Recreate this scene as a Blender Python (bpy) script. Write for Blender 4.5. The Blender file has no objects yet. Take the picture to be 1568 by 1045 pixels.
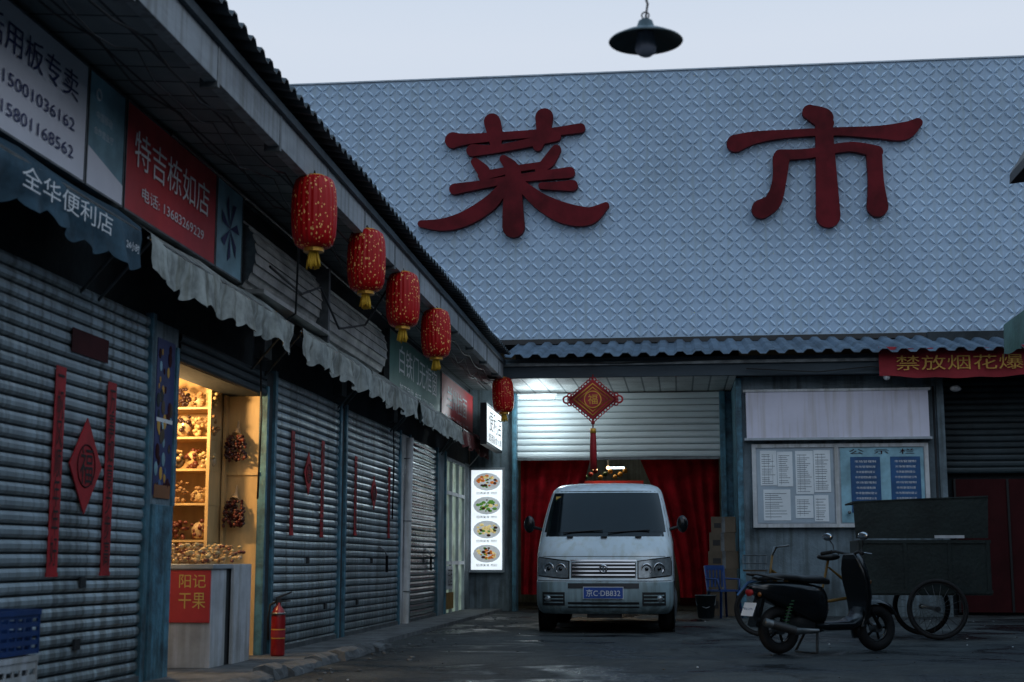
import bpy, math, random
from mathutils import Vector, Matrix
random.seed(3)
S=bpy.context.scene
# ---------------------------------------------------------------- materials
def mat(name,col,rough=.6,metal=0,var=.3,scale=3,bump=0,bscale=25,emit=0,stretch=(1,1,1),col2=None,spec=.5,ecol=None,grime=0,nosample=False):
    m=bpy.data.materials.new(name); m.use_nodes=True
    n=m.node_tree.nodes; l=m.node_tree.links; b=n['Principled BSDF']
    b.inputs['Roughness'].default_value=rough; b.inputs['Metallic'].default_value=metal
    b.inputs['Specular IOR Level'].default_value=spec
    tc=n.new('ShaderNodeTexCoord'); mp=n.new('ShaderNodeMapping'); mp.inputs['Scale'].default_value=stretch
    l.new(tc.outputs['Object'],mp.inputs[0])
    nz=n.new('ShaderNodeTexNoise'); nz.inputs['Scale'].default_value=scale; nz.inputs['Detail'].default_value=4; nz.inputs['Roughness'].default_value=.65
    l.new(mp.outputs[0],nz.inputs['Vector'])
    rp=n.new('ShaderNodeValToRGB'); rp.color_ramp.elements[0].position=.35; rp.color_ramp.elements[1].position=.62
    c=list(col)+[1]; c2=list(col2)+[1] if col2 else [x*(1-var) for x in col]+[1]
    rp.color_ramp.elements[0].color=c2; rp.color_ramp.elements[1].color=c
    l.new(nz.outputs['Fac'],rp.inputs[0]); out=rp.outputs[0]
    if grime:
        m2=n.new('ShaderNodeMapping'); m2.inputs['Scale'].default_value=(9,9,.5); l.new(tc.outputs['Object'],m2.inputs[0])
        n3=n.new('ShaderNodeTexNoise'); n3.inputs['Scale'].default_value=1.3; n3.inputs['Detail'].default_value=4; l.new(m2.outputs[0],n3.inputs['Vector'])
        sp=n.new('ShaderNodeSeparateXYZ'); l.new(tc.outputs['Object'],sp.inputs[0])
        zr=n.new('ShaderNodeMapRange'); zr.inputs['From Min'].default_value=0; zr.inputs['From Max'].default_value=.7; zr.inputs['To Min'].default_value=-.16; zr.inputs['To Max'].default_value=0; l.new(sp.outputs[2],zr.inputs['Value'])
        ad=n.new('ShaderNodeMath'); ad.operation='ADD'; l.new(n3.outputs['Fac'],ad.inputs[0]); l.new(zr.outputs[0],ad.inputs[1])
        r3=n.new('ShaderNodeValToRGB'); r3.color_ramp.elements[0].position=.34; r3.color_ramp.elements[1].position=.52
        q=1-grime; r3.color_ramp.elements[0].color=(q,q*.97,q*.9,1); r3.color_ramp.elements[1].color=(1,1,1,1); l.new(ad.outputs[0],r3.inputs[0])
        mx=n.new('ShaderNodeMix'); mx.data_type='RGBA'; mx.blend_type='MULTIPLY'; mx.inputs['Factor'].default_value=1
        l.new(out,mx.inputs['A']); l.new(r3.outputs[0],mx.inputs['B']); out=mx.outputs['Result']
    l.new(out,b.inputs['Base Color'])
    mr=n.new('ShaderNodeMapRange'); mr.inputs['To Min'].default_value=min(1,rough+.12); mr.inputs['To Max'].default_value=max(.02,rough-.1)
    l.new(nz.outputs['Fac'],mr.inputs['Value']); l.new(mr.outputs[0],b.inputs['Roughness'])
    if bump:
        n2=n.new('ShaderNodeTexNoise'); n2.inputs['Scale'].default_value=bscale; n2.inputs['Detail'].default_value=3
        l.new(mp.outputs[0],n2.inputs['Vector'])
        bp=n.new('ShaderNodeBump'); bp.inputs['Strength'].default_value=bump; bp.inputs['Distance'].default_value=.02
        l.new(n2.outputs['Fac'],bp.inputs['Height']); l.new(bp.outputs[0],b.inputs['Normal'])
    if emit:
        if ecol: b.inputs['Emission Color'].default_value=list(ecol)+[1]
        else: l.new(rp.outputs[0],b.inputs['Emission Color'])
        b.inputs['Emission Strength'].default_value=emit
    if nosample: m.cycles.emission_sampling='NONE'
    return m
def brickmat(name,c1,c2,mortar,scale,bw,rh,ms,rough=.7,bump=.4,axes='yz'):
    m=bpy.data.materials.new(name); m.use_nodes=True
    n=m.node_tree.nodes; l=m.node_tree.links; b=n['Principled BSDF']; b.inputs['Roughness'].default_value=rough
    tc=n.new('ShaderNodeTexCoord'); sp=n.new('ShaderNodeSeparateXYZ'); cb=n.new('ShaderNodeCombineXYZ')
    l.new(tc.outputs['Object'],sp.inputs[0]); o={'x':0,'y':1,'z':2}
    l.new(sp.outputs[o[axes[0]]],cb.inputs[0]); l.new(sp.outputs[o[axes[1]]],cb.inputs[1])
    br=n.new('ShaderNodeTexBrick'); br.inputs['Color1'].default_value=list(c1)+[1]; br.inputs['Color2'].default_value=list(c2)+[1]; br.inputs['Mortar'].default_value=list(mortar)+[1]
    br.inputs['Scale'].default_value=scale; br.inputs['Brick Width'].default_value=bw; br.inputs['Row Height'].default_value=rh; br.inputs['Mortar Size'].default_value=ms
    br.offset=0
    l.new(cb.outputs[0],br.inputs['Vector'])
    nz=n.new('ShaderNodeTexNoise'); nz.inputs['Scale'].default_value=2.5; nz.inputs['Detail'].default_value=4
    l.new(tc.outputs['Object'],nz.inputs['Vector'])
    mr=n.new('ShaderNodeMapRange'); mr.inputs['From Min'].default_value=.3; mr.inputs['From Max'].default_value=.7; mr.inputs['To Min'].default_value=.7; mr.inputs['To Max'].default_value=1.05
    l.new(nz.outputs['Fac'],mr.inputs['Value'])
    mx=n.new('ShaderNodeMix'); mx.data_type='RGBA'; mx.blend_type='MULTIPLY'; mx.inputs['Factor'].default_value=1
    l.new(br.outputs['Color'],mx.inputs['A']); l.new(mr.outputs[0],mx.inputs['B']); l.new(mx.outputs['Result'],b.inputs['Base Color'])
    bp=n.new('ShaderNodeBump'); bp.inputs['Strength'].default_value=bump; bp.invert=True; bp.inputs['Distance'].default_value=.01
    l.new(br.outputs['Fac'],bp.inputs['Height']); l.new(bp.outputs[0],b.inputs['Normal'])
    return m
M={}
M['shut']=mat('shutter_paint',(.40,.49,.54),.36,.45,.45,2.2,.12,30,stretch=(1,1,.35),grime=.55)
M['shutg']=mat('glossy_shutter_paint',(.66,.72,.74),.2,.8,.3,2.2,.12,30,stretch=(1,1,.35),grime=.3)
M['drum']=mat('rolled_shutter_paint',(.44,.44,.42),.5,.1,.5,2.2,.12,30)
M['groove']=mat('shutter_groove_shade',(.03,.04,.045),.8,0,.4,5)  # shade between slats, put in as a dark colour
M['shutw']=mat('white_shutter_paint',(.72,.78,.80),.5,.1,.15,2,.1,30,stretch=(.4,1,1))
M['grvw']=mat('white_shutter_groove',(.25,.29,.31),.6,.1,.3,2)
M['shutd']=mat('dark_shutter_paint',(.035,.055,.065),.5,.3,.4,2)
M['bluepost']=mat('blue_painted_steel',(.085,.24,.33),.5,.1,.6,5,.3,col2=(.035,.08,.11),grime=.4)
M['wall']=mat('stained_plaster',(.17,.225,.26),.85,0,.5,1.8,.4,40,grime=.4)
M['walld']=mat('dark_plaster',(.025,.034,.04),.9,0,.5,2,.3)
M['white']=mat('white_paint',(.6,.62,.64),.5,0,.3,2.5,.1,grime=.3)
M['fascia']=mat('fascia_board',(.38,.42,.46),.6,0,.4,1.5,.2,stretch=(1,.3,1),grime=.35)
M['beam']=mat('porch_beam_paint',(.055,.085,.11),.6,0,.5,1.5,.2,stretch=(.3,1,1))
M['roof']=mat('corrugated_roof_sheet',(.045,.06,.07),.55,.2,.5,2)
M['roofb']=mat('blue_roof_sheet',(.12,.18,.25),.5,.2,.5,1.5,grime=.3)
M['soffit']=brickmat('soffit_tiles',(.24,.27,.28),(.17,.20,.21),(.03,.035,.04),1,.3,.3,.012,.7,.5,'yx')
M['soffitw']=brickmat('white_soffit_tiles',(.6,.62,.62),(.5,.52,.52),(.14,.16,.17),1,.3,.16,.016,.6,.8,'xy')
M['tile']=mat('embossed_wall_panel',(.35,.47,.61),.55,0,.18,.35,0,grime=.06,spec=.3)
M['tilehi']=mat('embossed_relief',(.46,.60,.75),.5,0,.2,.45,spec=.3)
M['char']=mat('red_sign_paint',(.115,.004,.009),.6,0,.5,1.8,spec=.15)
M['black']=mat('black_metal',(.012,.014,.016),.5,0,.4,4)
M['rubber']=mat('tyre_rubber',(.010,.010,.011),.85,0,.3,9,.2)
M['chrome']=mat('chrome',(.6,.62,.65),.15,1,.1)
M['steel']=mat('dull_steel',(.2,.22,.23),.45,.8,.4,6)
M['red']=mat('red_paper',(.38,.010,.015),.6,0,.45,4)
M['redd']=mat('dark_red_paint',(.045,.004,.006),.7,0,.4,2,spec=.2)
M['ink']=mat('black_ink',(.012,.01,.01),.7)
M['gold']=mat('gold_foil',(.7,.36,.05),.35,.5,.25,8)
M['golds']=mat('banner_lettering',(.6,.32,.05),.6,0,.25,8)
M['yellow']=mat('yellow_thread',(.75,.45,.03),.7)
M['van']=mat('van_white_paint',(.64,.73,.78),.18,0,.12,1.3,0,grime=.12)
M['vanb']=mat('van_bumper_paint',(.28,.39,.43),.35,0,.2,2,grime=.35)
M['glass']=mat('dark_glass',(.005,.008,.010),.06,0,.3,2,spec=.45)
M['lens']=mat('headlight_lens',(.3,.34,.36),.12,.5,.4,14)
M['plate']=mat('blue_plate',(.02,.08,.35),.4)
M['txtw']=mat('white_lettering',(.78,.80,.82),.5,var=.1)
M['canvas']=mat('awning_canvas',(.44,.48,.46),.85,0,.55,4,.3,grime=.35)
M['canvasb']=mat('blue_awning_canvas',(.03,.085,.13),.8,0,.5,4,.3)
M['canvasr']=mat('red_awning_canvas',(.14,.035,.035),.85,0,.4,4,.3)
M['signw']=mat('white_sign_film',(.84,.84,.92),.35,0,.10,1.5)
M['signt']=mat('teal_sign_film',(.30,.55,.66),.4,0,.5,1.5)
M['signr']=mat('red_sign_film',(.60,.045,.05),.4,0,.25,1.5)
M['signg']=mat('green_sign_film',(.02,.15,.12),.4,0,.3,1.5)
M['navy']=mat('navy_print',(.02,.03,.14),.5)
M['wood']=mat('varnished_wood',(.68,.45,.20),.5,0,.3,4,.2,stretch=(1,1,.25))
M['concrete']=mat('rough_concrete',(.13,.14,.145),.9,0,.65,3,.8,18)
M['card']=mat('cardboard',(.10,.075,.05),.9,0,.3,3)
M['tricyc']=mat('green_tin_box',(.016,.028,.027),.6,.2,.5,3,.3)
M['bikey']=mat('yellow_frame_paint',(.20,.11,.02),.5,0,.4,6)
M['plbk']=mat('black_plastic',(.006,.008,.010),.18,0,.4,3)
M['blue']=mat('blue_plastic',(.012,.045,.16),.4,0,.3,4)
M['wplast']=mat('white_plastic',(.55,.58,.62),.45,0,.3,3,grime=.3)
M['extr']=mat('extinguisher_red',(.26,.010,.013),.3,0,.3,6)
M['curt']=mat('red_curtain_cloth',(.26,.005,.010),.85,0,.5,3,.3,spec=.1)
M['banner']=mat('red_banner_cloth',(.30,.012,.022),.75,0,.3,2)
M['nut1']=mat('dried_dates',(.16,.035,.02),.4,0,.5,30); M['nut2']=mat('walnuts',(.38,.21,.09),.6,0,.4,30)
M['nut3']=mat('raisins_dark',(.05,.02,.02),.35,0,.4,30); M['nut4']=mat('peanuts',(.60,.43,.20),.6,0,.3,30)
M['bag']=mat('clear_plastic_bag',(.55,.40,.24),.18,0,.3,12,.5,14)
M['sheet']=mat('posted_paper',(.80,.85,.88),.6,0,.12,2,.1,8)
M['pline']=mat('printed_grey_line',(.14,.17,.20),.7)
M['bluep']=mat('blue_notice_print',(.02,.10,.26),.4,0,.4,2)
M['boardback']=mat('board_backing',(.40,.48,.55),.5,0,.2,1.5)
M['frame']=mat('aluminium_frame',(.42,.47,.52),.4,.5,.3,3)
M['cream']=mat('board_header',(.66,.65,.76),.55,0,.12,1.2,grime=.15)
M['lit']=mat('lit_sign_face',(.8,.86,.9),.5,var=.05,emit=.9)
M['litbox']=mat('lightbox_face',(.74,.82,.88),.5,var=.12,emit=1.15)
M['doorlit']=mat('lit_glass_door',(.34,.45,.36),.3,var=.6,scale=2,emit=.42,spec=.5)
M['green']=mat('veg_green',(.10,.28,.04),.5,emit=.5,scale=30,nosample=True); M['orange']=mat('food_orange',(.7,.2,.03),.5,emit=.6,scale=30,var=.7,nosample=True)
M['greens']=mat('shock_spring_green',(.02,.10,.03),.5); M['amber']=mat('amber_lens',(.25,.08,.01),.3)
M['cornc']=mat('food_yellow',(.75,.6,.25),.5,emit=.7,scale=30,var=.5,nosample=True)
M['plate2']=mat('dish_white',(.7,.75,.78),.4,emit=.4,nosample=True)
M['signy']=mat('yellow_print',(.75,.5,.12),.5)
M['tube']=mat('fluorescent_tube',(1,1,1),.5,var=0,emit=10,ecol=(.8,.95,1),nosample=True)
M['bulb']=mat('warm_bulb',(1,.8,.5),.5,var=0,emit=8,ecol=(1,.62,.28),nosample=True)
M['shade']=mat('enamel_lamp_shade',(.05,.08,.09),.35,0,.3,6)
M['frost']=mat('frosted_bulb',(.30,.33,.42),.25,0,.2,6)
M['tarp']=mat('green_tarp',(.03,.10,.09),.7,0,.4,4,.3)
def lantern_mat():
    m=bpy.data.materials.new('lantern_silk'); m.use_nodes=True; n=m.node_tree.nodes; l=m.node_tree.links; b=n['Principled BSDF']
    tc=n.new('ShaderNodeTexCoord'); mp=n.new('ShaderNodeMapping'); mp.inputs['Scale'].default_value=(1,1,.75); l.new(tc.outputs['Object'],mp.inputs[0])
    v=n.new('ShaderNodeTexVoronoi'); v.inputs['Scale'].default_value=36; l.new(mp.outputs[0],v.inputs['Vector'])
    nz=n.new('ShaderNodeTexNoise'); nz.inputs['Scale'].default_value=22; l.new(mp.outputs[0],nz.inputs['Vector'])
    ad=n.new('ShaderNodeMath'); ad.operation='MULTIPLY_ADD'; l.new(nz.outputs['Fac'],ad.inputs[0]); ad.inputs[1].default_value=-.8; l.new(v.outputs['Distance'],ad.inputs[2])
    ad2=n.new('ShaderNodeMath'); ad2.operation='ADD'; ad2.inputs[1].default_value=.18; l.new(ad.outputs[0],ad2.inputs[0])
    rp=n.new('ShaderNodeValToRGB'); rp.color_ramp.elements[0].position=.0; rp.color_ramp.elements[0].color=(1,1,1,1); rp.color_ramp.elements[1].position=.05; rp.color_ramp.elements[1].color=(0,0,0,1)
    l.new(ad2.outputs[0],rp.inputs[0])
    mx=n.new('ShaderNodeMix'); mx.data_type='RGBA'; mx.inputs['A'].default_value=(.44,.004,.006,1); mx.inputs['B'].default_value=(.95,.48,.16,1)
    l.new(rp.outputs[0],mx.inputs['Factor']); l.new(mx.outputs['Result'],b.inputs['Base Color']); b.inputs['Roughness'].default_value=.42; b.inputs['Specular IOR Level'].default_value=.25
    return m
M['silk']=lantern_mat()
def asphalt():
    m=bpy.data.materials.new('wet_asphalt'); m.use_nodes=True; n=m.node_tree.nodes; l=m.node_tree.links; b=n['Principled BSDF']
    tc=n.new('ShaderNodeTexCoord')
    a=n.new('ShaderNodeTexNoise'); a.inputs['Scale'].default_value=.7; a.inputs['Detail'].default_value=7; a.inputs['Roughness'].default_value=.65; a.inputs['Distortion'].default_value=.7; l.new(tc.outputs['Object'],a.inputs['Vector'])
    f=n.new('ShaderNodeTexNoise'); f.inputs['Scale'].default_value=45; f.inputs['Detail'].default_value=3; l.new(tc.outputs['Object'],f.inputs['Vector'])
    rp=n.new('ShaderNodeValToRGB'); e=rp.color_ramp.elements; e[0].position=.44; e[0].color=(.008,.011,.013,1); e[1].position=.60; e[1].color=(.062,.07,.07,1)
    l.new(a.outputs['Fac'],rp.inputs[0])
    mx=n.new('ShaderNodeMix'); mx.data_type='RGBA'; mx.blend_type='MULTIPLY'; mx.inputs['Factor'].default_value=.8; l.new(rp.outputs[0],mx.inputs['A'])
    r2=n.new('ShaderNodeValToRGB'); r2.color_ramp.elements[0].position=.35; r2.color_ramp.elements[0].color=(.25,.25,.25,1); r2.color_ramp.elements[1].position=.65; r2.color_ramp.elements[1].color=(1.4,1.4,1.4,1)
    l.new(f.outputs['Fac'],r2.inputs[0]); l.new(r2.outputs[0],mx.inputs['B'])
    wv=n.new('ShaderNodeTexNoise'); wv.inputs['Scale'].default_value=1.7; wv.inputs['Detail'].default_value=5; l.new(tc.outputs['Object'],wv.inputs['Vector'])
    va=n.new('ShaderNodeVectorMath'); va.operation='SCALE'; va.inputs['Scale'].default_value=.9; l.new(wv.outputs['Color'],va.inputs[0])
    vb=n.new('ShaderNodeVectorMath'); vb.operation='ADD'; l.new(tc.outputs['Object'],vb.inputs[0]); l.new(va.outputs[0],vb.inputs[1])
    vo=n.new('ShaderNodeTexVoronoi'); vo.feature='DISTANCE_TO_EDGE'; vo.inputs['Scale'].default_value=.38; l.new(vb.outputs[0],vo.inputs['Vector'])
    r4=n.new('ShaderNodeValToRGB'); r4.color_ramp.elements[0].position=.0; r4.color_ramp.elements[0].color=(.15,.15,.15,1); r4.color_ramp.elements[1].position=.014; r4.color_ramp.elements[1].color=(1,1,1,1); l.new(vo.outputs['Distance'],r4.inputs[0])
    m4=n.new('ShaderNodeMix'); m4.data_type='RGBA'; m4.blend_type='MULTIPLY'; m4.inputs['Factor'].default_value=1; l.new(mx.outputs['Result'],m4.inputs['A']); l.new(r4.outputs[0],m4.inputs['B'])
    l.new(m4.outputs['Result'],b.inputs['Base Color'])
    mr=n.new('ShaderNodeMapRange'); mr.inputs['From Min'].default_value=.40; mr.inputs['From Max'].default_value=.52; mr.inputs['To Min'].default_value=.2; mr.inputs['To Max'].default_value=.88
    l.new(a.outputs['Fac'],mr.inputs['Value']); l.new(mr.outputs[0],b.inputs['Roughness']); b.inputs['Specular IOR Level'].default_value=.35
    g=n.new('ShaderNodeTexNoise'); g.inputs['Scale'].default_value=7; g.inputs['Detail'].default_value=7; l.new(tc.outputs['Object'],g.inputs['Vector'])
    bp=n.new('ShaderNodeBump'); bp.inputs['Strength'].default_value=.8; bp.inputs['Distance'].default_value=.05; l.new(g.outputs['Fac'],bp.inputs['Height']); l.new(bp.outputs[0],b.inputs['Normal'])
    return m
M['asph']=asphalt()
# ---------------------------------------------------------------- builder
def link(o,parent=None):
    S.collection.objects.link(o)
    if parent: o.parent=parent
    return o
def empty(name,loc=(0,0,0),rz=0):
    o=bpy.data.objects.new(name,None); o.location=loc; o.rotation_euler=(0,0,rz); o.empty_display_size=.2; return link(o)
class MB:
    def __init__(s): s.v=[];s.f=[];s.m=[];s.sm=[];s.mats=[]
    def add(s,vs,fs,m,smooth=False,T=None):
        m=M[m] if isinstance(m,str) else m
        if m not in s.mats: s.mats.append(m)
        k=s.mats.index(m); o=len(s.v)
        for v in vs: s.v.append(tuple(T@Vector(v)) if T else tuple(v))
        for f in fs: s.f.append([i+o for i in f]); s.m.append(k); s.sm.append(smooth)
    def box(s,x0,x1,y0,y1,z0,z1,m,T=None):
        vs=[(x,y,z) for x in(x0,x1) for y in(y0,y1) for z in(z0,z1)]
        s.add(vs,[(0,1,3,2),(4,6,7,5),(0,4,5,1),(2,3,7,6),(0,2,6,4),(1,5,7,3)],m,False,T)
    def quad(s,a,b,c,d,m): s.add([a,b,c,d],[(0,1,2,3)],m)
    def lathe(s,prof,m,T=None,n=24,smooth=True,rib=0,ribn=24,axis='z'):
        vs=[];fs=[]
        for r,z in prof:
            for i in range(n):
                a=2*math.pi*i/n; q=r*(1+rib*math.cos(ribn*a))
                p=(q*math.cos(a),q*math.sin(a),z)
                if axis=='y': p=(p[0],p[2],p[1])
                if axis=='x': p=(p[2],p[0],p[1])
                vs.append(p)
        for j in range(len(prof)-1):
            for i in range(n):
                i2=(i+1)%n; fs.append((j*n+i,j*n+i2,(j+1)*n+i2,(j+1)*n+i))
        s.add(vs,fs,m,smooth,T)
    def cyl(s,c,r,h0,h1,m,axis='z',n=20,T=None):
        T0=Matrix.Translation(c); T=(T@T0) if T else T0
        s.lathe([(0.0001,h0),(r,h0),(r,h0),(r,h1),(r,h1),(.0001,h1)],m,T,n,False,axis=axis)
    def sph(s,c,r,m,sc=(1,1,1),n=12,T=None):
        T0=Matrix.Translation(c)@Matrix.Diagonal((sc[0],sc[1],sc[2],1)); T=(T@T0) if T else T0
        s.lathe([(max(.0001,r*math.sin(math.pi*k/(n//2+2))),-r*math.cos(math.pi*k/(n//2+2))) for k in range(n//2+3)],m,T,n)
    def tube(s,pts,r,m,n=8,T=None):
        pts=[Vector(p) for p in pts]; vs=[];fs=[]
        for i,p in enumerate(pts):
            d=(pts[min(i+1,len(pts)-1)]-pts[max(i-1,0)]).normalized()
            a=d.cross(Vector((0,0,1)));
            if a.length<.05: a=d.cross(Vector((0,1,0)))
            a.normalize(); b=d.cross(a); rr=r[i] if isinstance(r,(list,tuple)) else r
            for k in range(n):
                t=2*math.pi*k/n; vs.append(p+a*rr*math.cos(t)+b*rr*math.sin(t))
        for i in range(len(pts)-1):
            for k in range(n):
                k2=(k+1)%n; fs.append((i*n+k,i*n+k2,(i+1)*n+k2,(i+1)*n+k))
        fs.append(tuple(range(n))); fs.append(tuple(range(len(vs)-n,len(vs))))
        s.add(vs,fs,m,True,T)
    def torus(s,c,R,r,m,axis='y',n=28,k=10,T=None,sc=(1,1,1)):
        vs=[];fs=[]
        for i in range(n):
            a=2*math.pi*i/n
            for j in range(k):
                b=2*math.pi*j/k; q=R+r*math.cos(b); p=(q*math.cos(a)*sc[0],q*math.sin(a)*sc[1],r*math.sin(b))
                if axis=='y': p=(p[0],p[2],p[1])
                if axis=='x': p=(p[2],p[0],p[1])
                vs.append((p[0]+c[0],p[1]+c[1],p[2]+c[2]))
        for i in range(n):
            for j in range(k):
                fs.append((i*k+j,((i+1)%n)*k+j,((i+1)%n)*k+(j+1)%k,i*k+(j+1)%k))
        s.add(vs,fs,m,True,T)
    def prism(s,poly,y0,y1,m,T=None):
        n=len(poly); vs=[(x,y0,z) for x,z in poly]+[(x,y1,z) for x,z in poly]
        fs=[tuple(range(n)),tuple(range(2*n-1,n-1,-1))]+[(i,(i+1)%n,n+(i+1)%n,n+i) for i in range(n)]
        s.add(vs,fs,m,False,T)
    def slats(s,a0,a1,z0,z1,p,face,m,pitch=.085,d=.02):
        # slats, each very slightly dented along its length
        N=max(1,int(round((z1-z0)/pitch))); ph=(z1-z0)/N; vs=[];fs=[];fg=[]
        row=[]; C=max(2,int((a1-a0)/.5))
        for i in range(N):
            dd=d*random.uniform(.8,1.15)
            for t,o in((0,-.45),(.08,.4),(.3,1),(.62,1),(.88,.55),(.93,-.45)):
                row.append((z0+(i+t)*ph,o*dd,i))
        row.append((z1,-.35*d,N))
        ph1,ph2=random.random()*6,random.random()*6
        for z,o,i in row:
            for c in range(C+1):
                a=a0+(a1-a0)*c/C; w=.004*math.sin(a*3.1+i*.7+ph1)+.004*math.sin(a*1.3-i*.31+ph2)
                zz=z+.004*math.sin(a*1.9+ph1)*math.sin(z*1.7)
                vs.append((p+o+w,a,zz) if face=='x' else (a,p-o-w,zz))
        K=C+1
        for i in range(len(row)-1):
            for c in range(C): (fg if i%6 in(4,5) else fs).append((i*K+c,i*K+c+1,(i+1)*K+c+1,(i+1)*K+c))
        s.add(vs,fs,m); s.add(vs,fg,'groove' if m!='shutw' else 'grvw')  # groove faces get a darker colour as painted slat shading
    def done(s,name,parent=None,loc=(0,0,0),rz=0,bevel=0,rot=None):
        me=bpy.data.meshes.new(name); me.from_pydata(s.v,[],s.f)
        for m in s.mats: me.materials.append(m)
        me.polygons.foreach_set('material_index',s.m); me.polygons.foreach_set('use_smooth',s.sm); me.update()
        o=bpy.data.objects.new(name,me); o.location=loc; o.rotation_euler=rot or (0,0,rz)
        if bevel:
            b=o.modifiers.new('bevel','BEVEL'); b.width=bevel; b.segments=2; b.limit_method='ANGLE'; b.angle_limit=math.radians(40)
        return link(o,parent)
def text(body,w,h,c,face,m,parent,name='lettering'):
    cu=bpy.data.curves.new('t','FONT'); cu.body=body; cu.align_x='CENTER'; cu.resolution_u=3; cu.space_line=.9
    ob=bpy.data.objects.new('t',cu); S.collection.objects.link(ob); bpy.context.view_layer.update()
    me=bpy.data.meshes.new_from_object(ob.evaluated_get(bpy.context.evaluated_depsgraph_get()))
    bpy.data.objects.remove(ob)
    if not me.vertices: return None
    xs=[v.co.x for v in me.vertices]; ys=[v.co.y for v in me.vertices]
    cx,cy=(min(xs)+max(xs))/2,(min(ys)+max(ys))/2; sx=w/max(1e-4,max(xs)-min(xs)); sy=h/max(1e-4,max(ys)-min(ys))
    ax=Vector((0,1,0)) if face=='x' else Vector((1,0,0)); az=Vector((0,0,1)); c=Vector(c)
    for v in me.vertices: v.co=c+ax*((v.co.x-cx)*sx)+az*((v.co.y-cy)*sy)
    me.materials.clear(); me.materials.append(M[m])
    o=bpy.data.objects.new(name,me); return link(o,parent)
# ---------------------------------------------------------------- ground
g=MB(); g.quad((-400,-300,0),(400,-300,0),(400,700,0),(-400,700,0),'asph'); g.done('ground')
k=MB()
random.seed(5)
y=4.0
while y<15.2:
    L=random.uniform(.3,.9); dz=random.uniform(-.03,.02); dx=random.uniform(-.04,.04)
    x0,x1=-3.34+dx,-3.15+dx; n=5
    vs=[]
    for i in range(n+1):
        yy=y+(L-.02)*i/n
        for px,pz in((x0,-.05),(x0,.08+dz),(x0+.09,.095+dz),(x1-.02,.07+dz),(x1,.03),(x1+.02,-.05)): vs.append((px+random.uniform(-.015,.015),yy,pz+random.uniform(-.012,.012)))
    fs=[(i*6+q,i*6+q+1,(i+1)*6+q+1,(i+1)*6+q) for i in range(n) for q in range(5)]+[tuple(range(6)),tuple(range(n*6,n*6+6))]
    k.add(vs,fs,'concrete'); y+=L
k.done('kerb')
k=MB(); k.box(-3.95,-3.33,3,27,-.05,.05,'concrete')
k.done('pavement')
k=MB(); random.seed(77)
for i in range(60):
    yy=random.uniform(9,24); xx=-3.1+abs(random.gauss(0,.35)); k.sph((xx,yy,.005),random.uniform(.008,.03),'concrete',(1,random.uniform(.7,1.5),.5),6)
for i in range(70): k.sph((random.uniform(-3,5),random.uniform(11,24),.004),random.uniform(.005,.016),random.choice(['concrete','card','concrete','txtw']),(1,1.3,.5),6)
k.done('loose_gravel')
# ---------------------------------------------------------------- shop row
X=-3.95
row=empty('shop_row_building')
b=MB()
def pil(y0,y1,m='wall',x1=X+.01): b.box(-4.25,x1,y0,y1,0,2.75,m)
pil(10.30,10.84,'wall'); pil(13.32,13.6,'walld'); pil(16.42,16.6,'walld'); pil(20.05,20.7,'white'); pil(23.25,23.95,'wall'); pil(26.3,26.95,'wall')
for yy in (10.24,13.58,16.34,16.62,19.97,20.72,23.16,24.0): b.box(X-.06,X+.04,yy-.04,yy+.04,0,2.78,'bluepost')
b.box(X-.05,X+.03,10.36,10.80,0,1.35,'bluepost'); b.box(X-.05,X+.028,10.78,10.84,1.35,2.6,'bluepost'); b.box(X-.05,X+.03,13.3,13.36,0,2.6,'bluepost')
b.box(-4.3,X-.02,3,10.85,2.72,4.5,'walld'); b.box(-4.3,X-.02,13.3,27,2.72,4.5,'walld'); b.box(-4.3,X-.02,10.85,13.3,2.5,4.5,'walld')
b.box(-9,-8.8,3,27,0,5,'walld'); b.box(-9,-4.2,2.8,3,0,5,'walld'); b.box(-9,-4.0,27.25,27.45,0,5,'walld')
b.box(-3.09,-3.0,4,24.5,4.08,4.36,'fascia')
b.box(-3.0,-2.96,4,24.5,4.33,4.40,'beam')
for i in range(14): b.box(-3.12,-2.992,4.3+i*1.5,4.34+i*1.5,4.04,4.38,'steel')
b.tube([(-3.90,20.35,0.05),(-3.86,20.35,2.7)],.055,'white',12)
for zz in(.5,1.5,2.4): b.torus((-3.88,20.35,zz),.058,.008,'steel','z',16,6)
b.tube([(-3.8,10.1,4.15),(-3.8,17.9,4.1)],.02,'black')
b.done('walls_and_posts',row,bevel=.005)
b=MB(); b.quad((-3.95,3,4.20),(-3.09,3,4.14),(-3.09,27,4.14),(-3.95,27,4.20),'soffit'); b.done('soffit',row)
b=MB(); random.seed(4)
for (z,x,sag,r) in((4.06,-3.15,.10,.009),(4.02,-3.25,.16,.006),(4.10,-3.5,.08,.008)):
    pts=[]; y=5
    while y<26:
        for t in range(5): pts.append((x+random.uniform(-.01,.01),y+1.5*t/5,z-sag*math.sin(math.pi*t/5)*random.uniform(.6,1.1)))
        y+=1.5
    b.tube(pts,r,'black',6)
for yy in(13.1,16.25,19.35): b.box(X-.02,X+.08,yy-.12,yy+.12,2.84,3.05,'steel')
for yy in(12.95,19.3): b.tube([(X+.05,yy,2.9),(X+.06,yy+.05,2.3),(X+.05,yy+.03,1.5)],.01,'black',6)
b.done('cables_and_meter_boxes',row)
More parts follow.
